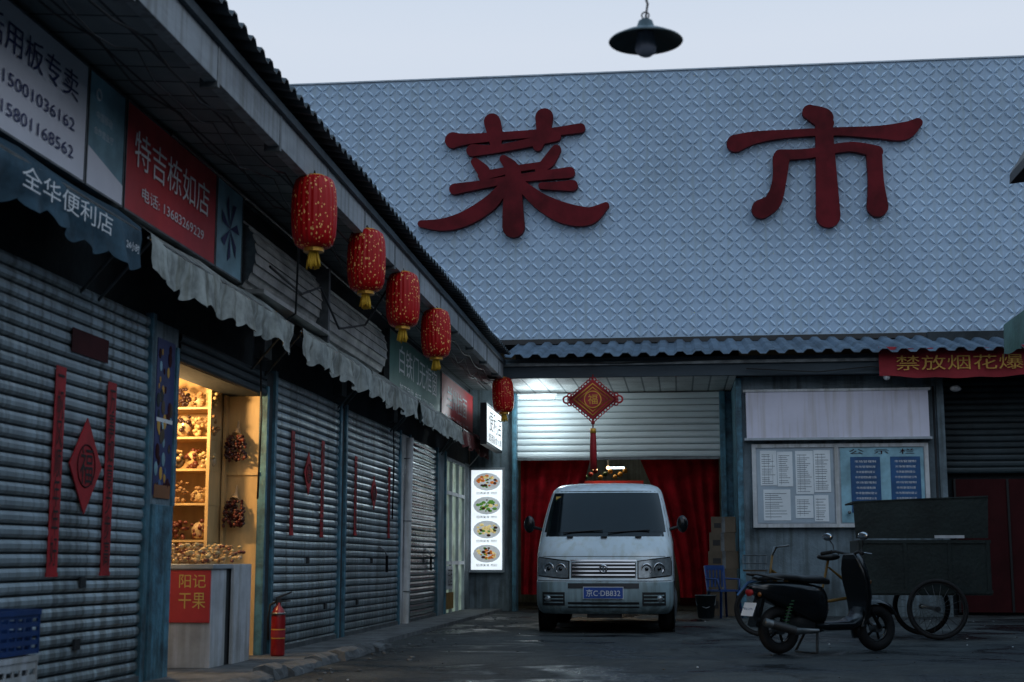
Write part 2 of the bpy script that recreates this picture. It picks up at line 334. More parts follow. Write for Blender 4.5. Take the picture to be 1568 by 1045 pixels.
def corr(a0,a1,low,high,along,m,pitch,amp,name,parent,th=.012):
    n=int((a1-a0)/pitch*10); mb=MB(); vs=[];fs=[]
    for i in range(n+1):
        a=a0+(a1-a0)*i/n; w=amp*max(-.6,min(.6,math.sin(2*math.pi*a/pitch)*1.2)); sg=.012*math.sin(a*1.1)+.008*math.sin(a*3.1)
        for (h,z) in (low,high,(high[0],high[1]-th),(low[0],low[1]-th)):
            vs.append((h,a,z+w+sg) if along=='y' else (a,h,z+w+sg*.6))
    for i in range(n):
        for q in range(4): fs.append((i*4+q,i*4+(q+1)%4,(i+1)*4+(q+1)%4,(i+1)*4+q))
    mb.add(vs,fs,m); return mb.done(name,parent)
corr(3,24.25,(-2.84,4.47),(-9.2,5.7),'y','roof',.21,.038,'roof_sheet',row)
s=MB()
s.slats(3.5,10.22,.04,2.75,X,'x','shut'); s.slats(13.64,16.28,.04,2.75,X,'x','shut'); s.slats(16.68,19.92,.04,2.75,X,'x','shut'); s.slats(20.78,23.10,.04,2.75,X,'x','shutg')
s.slats(10.9,13.3,2.5,2.74,X,'x','shutd')
for a,c in((3.5,10.2),(13.66,16.26),(16.7,19.9),(20.8,23.08)): s.box(X-.01,X+.035,a,c,.03,.10,'steel')
for yy,zz in((9.05,.35),(14.9,.9),(18.1,.9),(21.9,.9),(9.1,.75),(15.7,.4),(17.3,.4)): s.box(X+.02,X+.035,yy,yy+.09,zz,zz+.07,'black')
for yy in (18.55,22.0):
    s.tube([(X+.03,yy,1.12),(X+.05,yy+.25,1.08),(X+.05,yy+.45,1.0)],.010,'wplast'); s.tube([(X+.05,yy+.45,1.0),(X+.05,yy+.45,.78)],.018,'black')
s.done('roller_shutters',row)
d=MB()
def drum(y0,y1,zc,r,xc=-3.9):
    n=22;prof=[];vs=[];fs=[]
    for i in range(n+1):
        a=-math.pi*.5+math.pi*i/n
        for e in (0,.02):
            prof.append((xc+(r*.9+(e if i%2 else 0))*math.cos(a)*.75,zc+(r+(e if i%2 else 0))*math.sin(a)))
    for x,z in prof: vs+= [(x,y0,z),(x,y1,z)]
    for i in range(len(prof)-1): fs.append((2*i,2*i+1,2*i+3,2*i+2))
    d.add(vs,fs,'drum'); N=len(prof)
    d.add([(x,y0,z) for x,z in prof],[tuple(range(N))],'steel'); d.add([(x,y1,z) for x,z in prof],[tuple(range(N))],'steel')
drum(12.02,14.4,3.63,.31); drum(14.5,17.7,3.58,.34)
d.box(-3.9,-3.62,14.41,14.49,3.2,3.98,'steel'); d.box(-3.95,-3.75,12.0,18.5,3.16,3.24,'steel'); d.box(-3.92,-3.6,12.0,14.4,3.26,3.30,'drum')
d.tube([(-3.55,12.0,3.5),(-3.5,12.9,3.42),(-3.5,13.6,3.62),(-3.45,14.2,3.3),(-3.4,15.2,3.5),(-3.1,15.4,4.1)],.012,'black')
d.tube([(-3.1,11.3,4.1),(-3.35,12.2,3.7),(-3.5,12.7,3.2),(-3.75,12.9,3.1)],.010,'black')
d.done('rolled_shutter_boxes',row)
def awning(y0,y1,m,rip=.3,zt=3.14,zb=2.84,x=-3.55):
    a=MB(); n=int((y1-y0)/.03); vs=[];fs=[]; ph=random.random()*6
    for i in range(n+1):
        yy=y0+(y1-y0)*i/n; sc=abs(math.sin(math.pi*(yy-y0)/rip)); wv=.028*math.sin(yy*6.3+ph)+.016*math.sin(yy*15+1+ph)+.008*math.sin(yy*31); sg=.04*math.sin(math.pi*((yy-y0)%1.5)/1.5)
        pr=[(-3.86,zt+.19),(-3.72,zt+.13-sg*.6),(x,zt-sg),(x+.01+wv*.4,zt-.08-sg),(x+wv,zt-.17-sg*.6),(x+.01+wv*1.4,zb+.045-.05*sc-sg*.5+.012*math.sin(yy*2.3+ph))]
        for px,pz in pr: vs.append((px,yy,pz))
    for i in range(n):
        for q in range(5): fs.append((i*6+q,i*6+q+1,(i+1)*6+q+1,(i+1)*6+q))
    a.add(vs,fs,m,True)
    a.tube([(x-.01,y0,zt-.03),(x-.01,y1,zt-.03)],.014,'steel')
    for yy in(y0+.06,y1-.06): a.tube([(x-.02,yy,zt-.04),(-3.93,yy,zt-.45)],.012,'steel')
    return a.done('shop_awning')
awning(4.5,8.97,'canvasb'); awning(9.15,12.83,'canvas'); awning(13.15,16.24,'canvas'); awning(16.3,19.3,'canvas'); awning(19.36,23.3,'canvas'); awning(23.5,26.7,'canvasr')
def sign(y0,y1,z0,z1,m,name='shop_sign',x=-3.8,th=.07,edge='steel'):
    e=empty(name); q=MB(); q.box(x-th,x,y0,y1,z0,z1,m); q.box(x-th-.002,x+.006,y0-.012,y0,z0-.012,z1+.012,edge); q.box(x-th-.002,x+.006,y1,y1+.012,z0-.012,z1+.012,edge)
    q.box(x-th,x+.006,y0,y1,z1,z1+.014,edge); q.box(x-th,x+.006,y0,y1,z0-.014,z0,edge)
    q.done('panel',e); return e
xs=-3.792
e=sign(5.5,8.58,3.36,4.13,'signw')
text('收购招租活用板专卖',2.3,.19,(xs,7.28,3.93),'x','navy',e); text('订货热线:15001036162',1.8,.105,(xs,7.50,3.68),'x','navy',e); text('配送热线:15801168562',1.8,.105,(xs,7.50,3.50),'x','navy',e)
e=sign(8.62,9.22,3.36,4.13,'signt')
text('中国移动',.26,.06,(xs,8.86,3.86),'x','txtw',e); text('合作营业厅',.32,.05,(xs,8.86,3.75),'x','txtw',e)
q=MB(); q.quad((xs-.004,8.62,3.36),(xs-.004,9.22,3.36),(xs-.004,9.22,3.5),(xs-.004,8.62,3.62),'signw'); q.torus((xs,8.75,4.0),.035,.008,'txtw','x',16,6); q.done('wave_print',e)
e=sign(9.27,11.22,3.36,4.13,'signr')
text('特吉栋如店',1.62,.27,(xs,10.22,3.84),'x','txtw',e); text('电话: 13683269229',1.35,.10,(xs,10.25,3.54),'x','txtw',e)
e=sign(11.26,11.95,3.36,4.13,'signt')
q=MB()
for i in range(7):
    a=i*.9; q.add([(xs,11.6,3.75),(xs,11.6+.26*math.cos(a),3.75+.3*math.sin(a)),(xs,11.6+.2*math.cos(a+.35),3.75+.24*math.sin(a+.35))],[(0,1,2)],'navy')
q.done('print',e)
e=sign(18.5,22.6,3.1,4.0,'signg')
text('白铁门无框窗',3.1,.40,(xs,20.7,3.7),'x','txtw',e); text('加工定做 电话 13911786',2.8,.16,(xs,20.6,3.3),'x','txtw',e)
e=sign(22.75,26.3,3.1,3.98,'signr')
text('兰州拉面',2.2,.38,(xs,24.4,3.65),'x','txtw',e); text('牛肉面 盖饭 炒菜',2.6,.16,(xs,24.4,3.28),'x','txtw',e)
e=empty('illuminated_sign'); q=MB(); q.box(-3.42,-3.305,24.6,26.8,2.95,3.68,'black'); q.box(-3.304,-3.3,24.65,26.75,3.0,3.63,'lit'); q.done('box',e)
text('便利店',1.7,.36,(-3.292,25.7,3.40),'x','ink',e); text('烟酒副食水果',1.8,.15,(-3.292,25.7,3.1),'x','ink',e)
e=empty('awning_lettering'); text('全华便利店',1.25,.13,(-3.50,7.75,3.0),'x','txtw',e); text('24小时',.22,.06,(-3.50,8.72,2.95),'x','txtw',e)
def couplet(yc,z0,z1,w,s):
    e=empty('spring_festival_couplet'); q=MB()
    q.box(X+.028,X+.032,yc-w/2,yc+w/2,z0,z1,'red'); q.box(X+.028,X+.034,yc-w/2-.01,yc+w/2+.01,z0-.015,z0+.01,'red'); q.done('paper',e)
    text('\n'.join(s),w*.65,(z1-z0)*.92,(X+.036,yc,(z0+z1)/2),'x','ink',e)
couplet(8.66,.84,2.16,.15,'一帆风顺年年好'); couplet(9.50,.84,2.16,.15,'万事如意步步高')
couplet(14.25,1.2,2.25,.13,'生意兴隆通四海'); couplet(15.5,1.2,2.25,.13,'财源茂盛达三江')
couplet(17.15,1.25,2.2,.13,'五湖四海皆春色'); couplet(19.2,1.25,2.2,.13,'万水千山尽朝晖')
def diamond(yc,zc,w,h,ch):
    e=empty('fu_character_diamond'); q=MB(); x0,x1=X+.028,X+.036
    P=[(yc-w/2,zc),(yc,zc-h/2),(yc+w/2,zc),(yc,zc+h/2)]
    vs=[(x0,a,c) for a,c in P]+[(x1,a,c) for a,c in P]; q.add(vs,[(0,1,2,3),(4,5,6,7),(0,1,5,4),(1,2,6,5),(2,3,7,6),(3,0,4,7)],'red')
    q.torus((x1,yc,zc),w*.27,.006,'redd','x'); q.done('paper',e); text(ch,w*.4,h*.38,(x1+.004,yc,zc),'x','ink',e)
diamond(9.10,1.55,.52,.64,'福'); diamond(14.88,1.85,.36,.46,'福'); diamond(18.2,1.8,.36,.44,'福')
e=MB(); e.box(X+.028,X+.032,8.8,9.4,2.28,2.44,'redd'); e.done('horizontal_scroll')
e=empty('new_year_poster'); q=MB()
q.box(X+.012,X+.016,10.38,10.76,1.42,2.62,'navy')
random.seed(8)
for i in range(46):
    yy=random.uniform(10.41,10.73); zz=random.uniform(1.47,2.56); q.sph((X+.018,yy,zz),random.uniform(.015,.045),random.choice(['redd','redd','bluep','card','signt','golds','walld']),(.05,1,1.4),8)
q.box(X+.017,X+.02,10.40,10.74,1.98,2.01,'txtw'); q.box(X+.017,X+.02,10.40,10.74,1.40,1.50,'amber'); q.done('print',e)
# ---------------------------------------------------------------- open shop interior
sh=empty('shop_interior'); b=MB()
b.box(-6.6,-6.5,10.86,13.4,0,2.75,'wood'); b.box(-6.5,-4.26,10.78,10.86,0,2.75,'white'); b.box(-6.5,-4.0,13.3,13.34,0,2.75,'wood'); b.box(-6.5,-3.98,10.86,13.3,2.7,2.74,'white'); b.box(-6.5,-3.96,10.86,13.3,0,.05,'concrete')
b.box(-4.33,-4.30,13.22,13.3,.05,2.7,'wood'); b.box(-4.3,-3.98,13.28,13.298,1.74,1.77,'wood')
b.done('room',sh)
sv=MB()
for z in(1.12,1.46,1.78,2.08,2.36): sv.box(-5.6,-4.34,12.9,13.29,z-.02,z,'wood')
for x in(-5.6,-4.98,-4.36): sv.box(x-.015,x+.015,12.89,13.29,.05,2.68,'wood')
sv.done('wall_shelf',sh)
random.seed(12)
gd=MB()
for z in(1.12,1.46,1.78,2.08,2.36):
    x=-5.5
    while x<-4.42:
        w=random.uniform(.1,.18); m=random.choice(['nut1','nut2','nut3','nut4','nut1','nut3']); hh=random.uniform(.12,.2)
        for i in range(26):
            gd.sph((x+w*random.uniform(.1,.9),12.98+random.uniform(-.06,.06),z+.02+hh*random.random()**1.2),random.uniform(.014,.026),m,(1,1,random.uniform(.7,1.1)),6)
        if random.random()<.6: gd.sph((x+w/2,13.0,z+hh*.55),w*.48,random.choice(['bag','nut4','card','bag']),(1,.7,hh/w*1.05),10)
        x+=w+.01
gd.done('shelf_goods',sh)
hb=MB()
for zc in(2.02,1.40):
    for i in range(170):
        u=random.uniform(-1,1); v=random.uniform(-1,1); wd=.10*(1-.25*max(0,v))
        hb.sph((-4.19+u*wd,13.2+random.uniform(-.04,.02),zc+v*.12-.03),random.uniform(.012,.018),random.choice(['nut3','nut3','nut1','redd']),(1,1,1),6)
    hb.tube([(-4.19,13.2,zc+.1),(-4.19,13.24,zc+.17),(-4.19,13.26,zc+.24)],[.05,.015,.008],'bag')
hb.done('hanging_nut_bags',sh)
lb=MB(); lb.sph((-4.75,12.2,2.5),.05,'bulb'); lb.tube([(-4.75,12.2,2.55),(-4.75,12.2,2.7)],.006,'black'); lb.done('ceiling_bulb',sh)
ct=empty('display_counter'); b=MB()
b.box(-4.8,-3.86,11.62,12.0,.05,.86,'wplast'); b.box(-4.85,-3.84,11.58,12.6,.86,.90,'frame'); b.box(-4.5,-3.87,12.0,12.5,.05,.86,'black')
b.box(-4.25,-3.868,11.60,11.618,.42,.85,'signr'); b.done('cabinet',ct,bevel=.005)
text('干果',.23,.13,(-4.02,11.596,.60),'y','signy',ct); text('阳记',.23,.11,(-4.02,11.596,.76),'y','signy',ct)
b=MB()
for i in range(360):
    b.sph((random.uniform(-4.75,-3.88),random.uniform(11.62,12.6),.92+.15*random.random()**1.5),random.uniform(.014,.03),random.choice(['nut4','nut2','nut4','bag','nut1']),(1,1,.7),6)
b.done('piled_nuts',ct)
b=MB(); b.box(-3.86,-3.83,12.12,12.62,.05,.90,'wplast'); b.done('door_panel',bevel=.004)
b=empty('glass_shop_door'); q=MB()
q.box(X-.06,X-.03,24.05,26.25,.05,2.7,'doorlit')
for yy in(24.05,24.75,25.5,26.22): q.box(X-.03,X+.02,yy-.03,yy+.03,.05,2.7,'frame')
for zz in(.9,2.1,2.68): q.box(X-.028,X+.018,24.08,26.2,zz-.03,zz+.03,'frame')
q.box(X+.02,X+.03,24.1,24.8,.45,.85,'wplast'); q.box(X+.02,X+.03,24.1,24.9,.12,.4,'bikey'); q.done('leaf',b)
text('烟酒',.5,.3,(X+.036,24.45,.65),'x','ink',b)
# ---------------------------------------------------------------- lanterns
for yy,zz in((11.28,3.80),(13.4,3.83),(15.3,3.79),(17.5,3.78),(24.55,3.8)):
    L=MB(); pr=[(.08,-.305),(.12,-.298),(.155,-.27),(.177,-.20),(.185,-.10),(.187,0),(.185,.10),(.177,.20),(.155,.27),(.12,.298),(.08,.305)]
    L.lathe(pr,'silk',None,120,True,.02,24)
    L.lathe([(.001,-.335),(.085,-.335),(.085,-.30)],'gold',None,20,False); L.lathe([(.085,.298),(.085,.315),(.001,.315)],'gold',None,20,False)
    for i in range(22):
        a=i*.2856; r_=.055*(.5+.5*random.random()); L.tube([(r_*.7*math.cos(a),r_*.7*math.sin(a),-.335),(r_*math.cos(a),r_*math.sin(a),-.41),(r_*1.15*math.cos(a+.1),r_*1.15*math.sin(a+.1),-.44-random.random()*.04)],.009,'yellow',5)
    L.tube([(0,0,.30),(0,0,.36)],.006,'black')
    L.torus((0,0,.32),.03,.005,'black','y',12,6)
    L.done('red_lantern',None,(-3.0+random.uniform(-.02,.03),yy,zz+random.uniform(-.02,.01)),rot=(random.uniform(-.05,.05),random.uniform(-.04,.04),random.random()*6))
# ---------------------------------------------------------------- market hall
mk=empty('market_hall_building'); b=MB(); WY=26.5
b.box(-11,15,WY,WY+.3,5.08,10.28,'tile'); b.box(-11,15,WY-.03,WY+.33,10.28,10.31,'frame')
b.box(-11,15,WY-.03,WY+.05,4.98,5.08,'black')  # black strip stands in for the shadow gap below the sign wall
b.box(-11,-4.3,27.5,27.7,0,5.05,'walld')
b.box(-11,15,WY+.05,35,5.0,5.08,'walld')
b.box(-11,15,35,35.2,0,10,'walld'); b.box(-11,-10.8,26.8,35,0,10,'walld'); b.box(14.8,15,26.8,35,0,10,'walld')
b.box(-3.1,14,24.62,24.78,4.10,4.44,'beam'); b.box(-3.1,14,24.55,24.62,4.30,4.36,'steel')
b.box(-3.95,-3.1,26.97,27.15,0,4.3,'wall')
b.box(-3.12,-3.04,26.85,27.2,0,4.1,'bluepost'); b.box(.80,.90,26.85,27.2,0,4.1,'bluepost'); b.box(.9,1.2,27.0,27.2,0,4.1,'bluepost')
b.box(-3.1,1.2,27.3,27.5,3.95,4.98,'walld')
b.box(-3.04,.8,27.08,27.12,2.83,2.88,'steel')
b.box(1.03,1.13,25.0,27.2,0,4.1,'bluepost'); b.box(1.03,4.5,25.06,25.2,0,4.12,'wall')
b.box(4.44,4.56,24.98,25.5,0,4.12,'wall')
b.box(4.5,15,25.9,26.1,0,5.0,'walld')
b.box(4.8,9,25.8,25.88,.05,2.35,'redd')
for i in range(5): b.box(4.8+i*.9,4.84+i*.9,25.77,25.799,.05,2.35,'black')
b.tube([(1.2,24.52,4.2),(2.4,24.5,4.12),(3.3,24.52,4.2),(4.6,24.5,4.05),(6,24.52,4.2)],.012,'black')
b.tube([(-2.9,24.5,4.38),(-1,24.5,4.33),(1,24.5,4.38)],.01,'black'); b.sph((3.55,24.5,4.02),.06,'white'); b.sph((4.75,24.9,3.85),.07,'white',(1.4,1,.8))
b.done('walls',mk,bevel=.004)
b=MB(); b.slats(-3.04,.8,2.88,4.12,27.1,'y','shutw',.125,.02); b.slats(4.6,9,2.45,4.1,25.75,'y','shutd',.11); b.done('roller_shutters',mk)
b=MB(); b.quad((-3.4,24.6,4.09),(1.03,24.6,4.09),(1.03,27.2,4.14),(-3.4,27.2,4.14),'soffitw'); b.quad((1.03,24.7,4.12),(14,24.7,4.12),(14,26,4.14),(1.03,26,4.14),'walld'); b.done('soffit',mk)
corr(-2.95,14,(24.15,4.44),(26.47,5.0),'x','roofb',.31,.05,'porch_roof_sheet',mk)
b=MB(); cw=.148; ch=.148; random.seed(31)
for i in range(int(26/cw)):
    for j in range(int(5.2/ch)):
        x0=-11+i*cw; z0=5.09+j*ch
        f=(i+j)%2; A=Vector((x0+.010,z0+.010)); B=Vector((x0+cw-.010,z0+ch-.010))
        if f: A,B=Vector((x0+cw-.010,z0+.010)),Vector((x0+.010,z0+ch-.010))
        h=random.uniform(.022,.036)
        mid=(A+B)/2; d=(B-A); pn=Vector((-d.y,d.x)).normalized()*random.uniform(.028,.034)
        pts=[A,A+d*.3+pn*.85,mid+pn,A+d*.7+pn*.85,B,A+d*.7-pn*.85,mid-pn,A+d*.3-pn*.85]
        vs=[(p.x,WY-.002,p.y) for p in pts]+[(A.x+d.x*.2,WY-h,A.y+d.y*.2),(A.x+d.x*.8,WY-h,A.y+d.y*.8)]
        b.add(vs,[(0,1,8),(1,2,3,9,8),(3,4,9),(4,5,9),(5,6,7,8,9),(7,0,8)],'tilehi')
b.done('embossed_relief',mk)
def brush(mb,pts,idx,depth=.1):
    P=[Vector(p) for p in pts]; out=[]
    for i in range(len(P)-1):
        p0,p1,p2,p3=P[max(i-1,0)],P[i],P[i+1],P[min(i+2,len(P)-1)]
        for t in [q/8 for q in range(8)]:
            out.append(.5*((2*p1)+(p2-p0)*t+(2*p0-5*p1+4*p2-p3)*t*t+(3*p1-p0-3*p2+p3)*t**3))
    out.append(P[-1]); L=[];R=[]
    for i,p in enumerate(out):
        d=(out[min(i+1,len(out)-1)]-out[max(i-1,0)]); d=Vector((d.x,d.y)).normalized(); n=Vector((-d.y,d.x)); c=Vector((p.x,p.y)); L.append(c+n*p.z); R.append(c-n*p.z)
        if i==0: d0=d
        if i==len(out)-1: d1=d
    def cap(c,d,w):
        n=Vector((-d.y,d.x)); return [c+n*w*math.cos(a)+d*w*math.sin(a) for a in [math.pi*q/8 for q in range(1,8)]]
    e=cap(Vector(out[-1][:2]),d1,out[-1].z); s0=cap(Vector(out[0][:2]),-d0,out[0].z)
    outline=L+e+R[::-1]+s0; n=len(outline); yf=WY-.05-depth-idx*.0017; yb=WY-.04; m=len(L)
    vs=[(p.x,yf,p.y) for p in outline]+[(p.x,yb,p.y) for p in outline]; fs=[]
    ri=lambda i:m+len(e)+(m-1-i)
    for i in range(m-1): fs.append((i,i+1,ri(i+1),ri(i)))
    fs.append(tuple([m-1]+list(range(m,m+len(e)))+[ri(m-1)])); fs.append(tuple([ri(0)]+list(range(m+len(e)+m,n))+[0]))
    for i in range(n): fs.append((i,(i+1)%n,n+(i+1)%n,n+i))
    mb.add(vs,fs,'char')
def character(strokes,cx,cy,X0,Z0,sx,sz,name):
    mb=MB()
    for i,st in enumerate(strokes):
        brush(mb,[(X0+(x-cx)*sx,Z0-(y-cy)*sz,w*sx*1.06) for x,y,w in st],i)
    return mb.done(name)
cai=[[(694,212,12),(716,211,8),(780,208,6),(840,205,6),(889,200,7)],
 [(754,185,12),(758,203,11),(760,222,8)],
 [(834,181,13),(832,203,10),(824,226,7)],
 [(724,229,9),(760,228,6),(800,222,6),(852,212,7)],
 [(728,247,6),(740,260,9),(747,268,7)],
 [(772,244,6),(783,255,9),(792,262,6)],
 [(852,232,7),(840,250,9),(826,262,6)],
 [(740,269,7),(790,260,5),(842,254,5)],
 [(697,288,8),(740,282,6),(800,274,6),(872,268,8)],
 [(830,287,5),(850,288,6),(876,288,8)],
 [(787,262,11),(786,310,14),(787,348,16)],
 [(770,290,8),(750,312,11),(715,333,11),(680,342,9),(646,340,5)],
 [(802,288,8),(830,312,12),(865,330,15),(900,335,13),(926,320,5)]]
shi=[[(1243,172,11),(1262,182,15),(1268,190,10)],
 [(1130,216,13),(1160,208,9),(1210,204,6),(1280,203,6),(1340,206,9),(1380,206,13),(1402,194,7)],
 [(1263,190,12),(1264,250,14),(1265,330,17)],
 [(1196,236,8),(1240,235,7),(1300,227,7),(1340,236,9)],
 [(1198,240,12),(1194,275,10),(1184,305,12),(1166,317,14)],
 [(1336,238,11),(1337,280,11),(1338,318,15)]]
character(cai,785,268,-3.06,8.28,.0127,.0129,'market_sign_character')
character(shi,1263,252,2.85,8.29,.0124,.0128,'market_sign_character')
def curtain(x0,x1,yc,z0,z1,name,slant=0):
    c=MB(); n=60; mrow=10; vs=[];fs=[]
    for j in range(mrow+1):
        t=j/mrow
        for i in range(n+1):
            u=i/n; a=x0+(x1-x0)*u; 
            if slant>0: a=x0+(x1-x0)*u*(1-slant*math.sin(t*1.5))
            if slant<0: a=x1-(x1-x0)*(1-u)*(1+slant*math.sin(t*1.5))
            vs.append((a,yc+.04*math.sin(u*31+t*2.2+math.sin(u*9))+.04*math.sin(u*13+t),z1+(z0-z1)*t))
    for j in range(mrow):
        for i in range(n): fs.append((j*(n+1)+i,j*(n+1)+i+1,(j+1)*(n+1)+i+1,(j+1)*(n+1)+i))
    c.add(vs,fs,'curt',True); c.done(name)
curtain(-3.02,-1.65,27.45,.3,2.95,'entrance_curtain',.35); curtain(-.75,.78,27.45,.25,2.95,'entrance_curtain',-.5)
b=MB()
for i in range(8):
    b.box(-3+i*.5,-2.6+i*.5,31,31.5,0,.8+.3*(i%3),random.choice(['card','shutd','redd']))
b.box(-6,3,33,33.1,0,4.5,'wall'); b.box(-2.1,-.7,29.3,29.4,2.40,2.56,'red')
for i in range(9): b.sph((-1.85+i*.10,28.7+.1*(i%2),2.60+.06*(i%3)),.05,random.choice(['golds','red','greens','signy','golds']),(1,1,1),8)
b.done('market_stall')
b=MB(); b.box(-1.5,-1.15,31.0,31.05,2.92,2.95,'tube'); b.sph((-1.66,28.9,2.76),.045,'bulb'); b.sph((-1.40,28.9,2.80),.035,'bulb')
for xx,zz in((-1.66,2.8),(-1.40,2.83)): b.tube([(xx,28.9,zz),(xx,28.9,4.9)],.006,'black',5)
b.done('hall_hanging_lamps')
b=MB(); b.tube([(-2.95,26.7,4.0),(-2.3,26.7,4.0)],.018,'tube'); b.box(-3.0,-2.25,26.67,26.73,4.03,4.07,'white'); b.done('fluorescent_lamp')
e=empty('food_poster_lightbox'); q=MB(); q.box(-3.94,-3.27,26.86,26.965,.72,2.69,'frame'); q.box(-3.90,-3.31,26.853,26.858,.77,2.64,'litbox')
for i,m in enumerate(['orange','green','cornc','orange']):
    zc=2.42-i*.45; q.add([(-3.6+.26*math.cos(a*.393),26.846,zc+.17*math.sin(a*.393)) for a in range(16)],[tuple(range(16))],'plate2')
    for k2 in range(34):
        aa=random.random()*6.28; rr=random.random()**.5
        q.sph((-3.6+.19*rr*math.cos(aa),26.842,zc+.11*rr*math.sin(aa)),random.uniform(.015,.035),random.choice([m,m,'cornc','green','nut1']),(1.3,.1,.8),7)
q.done('case',e)
for i in range(4): text('招牌美食 特价',.4,.05,(-3.6,26.842,2.205-i*.45),'y','ink',e)
# ---------------------------------------------------------------- notice board
nb=empty('notice_board'); b=MB()
b.box(1.2,4.28,24.86,25.05,3.03,3.83,'cream'); b.box(1.16,4.32,24.84,25.05,3.83,3.87,'white'); b.box(1.16,4.32,24.84,25.05,2.99,3.03,'frame')
b.box(1.28,4.25,24.99,25.05,1.5,2.93,'frame')
b.box(1.36,2.66,24.982,24.988,1.58,2.86,'boardback'); b.box(2.78,4.18,24.982,24.988,1.58,2.86,'signt')
for a in(1.28,2.68,4.19): b.box(a,a+.07,24.955,24.989,1.5,2.93,'white')
for z in(1.5,2.87): b.box(1.351,4.189,24.957,24.989,z,z+.06,'white')
random.seed(55)
for (a,c,z0,z1) in((1.42,1.70,2.22,2.82),(1.71,1.97,2.20,2.80),(2.02,2.32,2.07,2.81),(2.33,2.61,2.10,2.82),(1.46,1.92,1.62,2.15),(2.00,2.30,1.66,2.04),(2.32,2.56,1.60,2.05)):
    b.box(a,c,24.974,24.979,z0,z1,'sheet')
    z=z1-.07
    while z>z0+.03:
        L=(c-a-.05)*random.uniform(.55,1); b.box(a+.025,a+.025+L,24.9725,24.9735,z-.005,z+.004,'pline'); z-=random.choice([.033,.033,.05])
    for i in range(1,4):
        if random.random()<.6: x=a+(c-a)*i/4; b.box(x-.002,x+.002,24.9715,24.9722,z0+.03,z1-.06,'pline')
for a in(2.95,3.62): b.box(a,a+.5,24.974,24.979,1.75,2.7,'bluep')
b.tube([(4.38,24.95,1.9),(4.38,24.95,3.9)],.02,'black'); b.sph((2.9,24.93,1.75),.03,'steel')
b.done('case',nb)
text('公  示  栏',1.1,.09,(3.48,24.972,2.79),'y','redd',nb)
for a in(3.2,3.87):
    for i in range(9): text('市场管理制度公告'[:5+i%4],.36-.02*(i%3),.04,(a,24.971,2.62-i*.09),'y','txtw',nb)
bn=empty('safety_banner'); b=MB(); vs=[];fs=[]; n=60
def bsag(a): return .05*math.sin(math.pi*((a-3.42)%2.7)/2.7)
for i in range(n+1):
    a=3.42+i*.09
    for z in(4.53,4.38,4.2,4.03): vs.append((a,24.45+.02*math.sin(a*5+z*3),z-bsag(a)+.01*math.sin(a*9)))
for i in range(n):
    for q2 in range(3): fs.append((i*4+q2,i*4+q2+1,(i+1)*4+q2+1,(i+1)*4+q2))
b.add(vs,fs,'banner',True); b.done('cloth',bn); text('禁放烟花爆竹 平安过节',4.3,.25,(5.85,24.41,4.24),'y','golds',bn)
# knot ornament
kn=empty('chinese_knot_ornament'); b=MB(); kx,ky,kz=-1.43,24.35,3.68
def dring(w,h,r,m,y): b.tube([(kx-w,y,kz),(kx,y,kz-h),(kx+w,y,kz),(kx,y,kz+h),(kx-w,y,kz)],r,m,8)
b.prism([(kx-.38,kz),(kx,kz-.32),(kx+.38,kz),(kx,kz+.32)],ky-.01,ky+.02,'red')
dring(.40,.335,.02,'red',ky); dring(.33,.275,.012,'gold',ky-.015); dring(.25,.21,.010,'gold',ky-.015)
b.lathe([(.001,-.03),(.15,-.03),(.15,0)],'gold',Matrix.Translation((kx,ky,kz)),24,False,axis='y')
b.lathe([(.001,-.032),(.135,-.032)],'red',Matrix.Translation((kx,ky,kz)),24,False,axis='y')
for i in range(-4,5):
    for sx_,sz_ in((1,1),(1,-1),(-1,1),(-1,-1)):
        t=(i+4.5)/9; b.torus((kx+sx_*.42*t,ky,kz+sz_*.36*(1-t)),.036,.010,'red','y',12,6)
for s_ in(1,-1):
    b.torus((kx+s_*.45,ky,kz),.06,.016,'red','y',16,8); b.torus((kx+s_*.40,ky-.01,kz+.07),.035,.012,'red','y',14,8); b.torus((kx+s_*.40,ky-.01,kz-.07),.035,.012,'red','y',14,8)
b.tube([(kx,ky,kz+.33),(kx,ky+.1,4.12)],.012,'red'); b.tube([(kx,ky,kz-.33),(kx,ky,kz-.52)],.012,'red'); b.sph((kx,ky,kz-.40),.035,'red'); b.lathe([(.001,-.5),(.05,-.5),(.055,-.58),(.001,-.58)],'gold',Matrix.Translation((kx,ky,kz)),12)
b.lathe([(.045,-.58),(.055,-.8),(.06,-1.2),(.001,-1.2)],'red',Matrix.Translation((kx,ky,kz)),16,True,.06,8)
b.done('cord_knot',kn); text('福',.17,.17,(kx,ky-.036,kz),'y','gold',kn)
# ---------------------------------------------------------------- van
prof=[(.25,.12,.83),(.29,.05,.87),(.36,.01,.893),(.45,0,.9),(.60,.005,.9),(.66,.02,.9),(.69,.05,.9),(.80,.07,.9),(.95,.10,.9),(1.03,.14,.898),(1.12,.21,.893),(1.22,.31,.884),(1.30,.38,.872),(1.5,.55,.84),(1.7,.725,.80),(1.84,.86,.768),(1.90,.94,.745),(1.95,1.06,.70),(1.985,1.22,.62),(2.01,1.5,.48),(2.02,1.9,.2)]
NE=3.4; RY=.5
def pv(z):
    for i in range(len(prof)-1):
        a,c=prof[i],prof[i+1]
        if z<=c[0]: t=(z-a[0])/(c[0]-a[0]); return a[1]+(c[1]-a[1])*t,a[2]+(c[2]-a[2])*t
    return prof[-1][1:]
def fy(x,z):
    yf,w=pv(z); u=min(1,abs(x)/w); return yf+RY*(1-(1-u**NE)**(1/NE))
van=empty('parked_van',(-.98,18.62,0),0)
b=MB(); rings=[]; NF=40
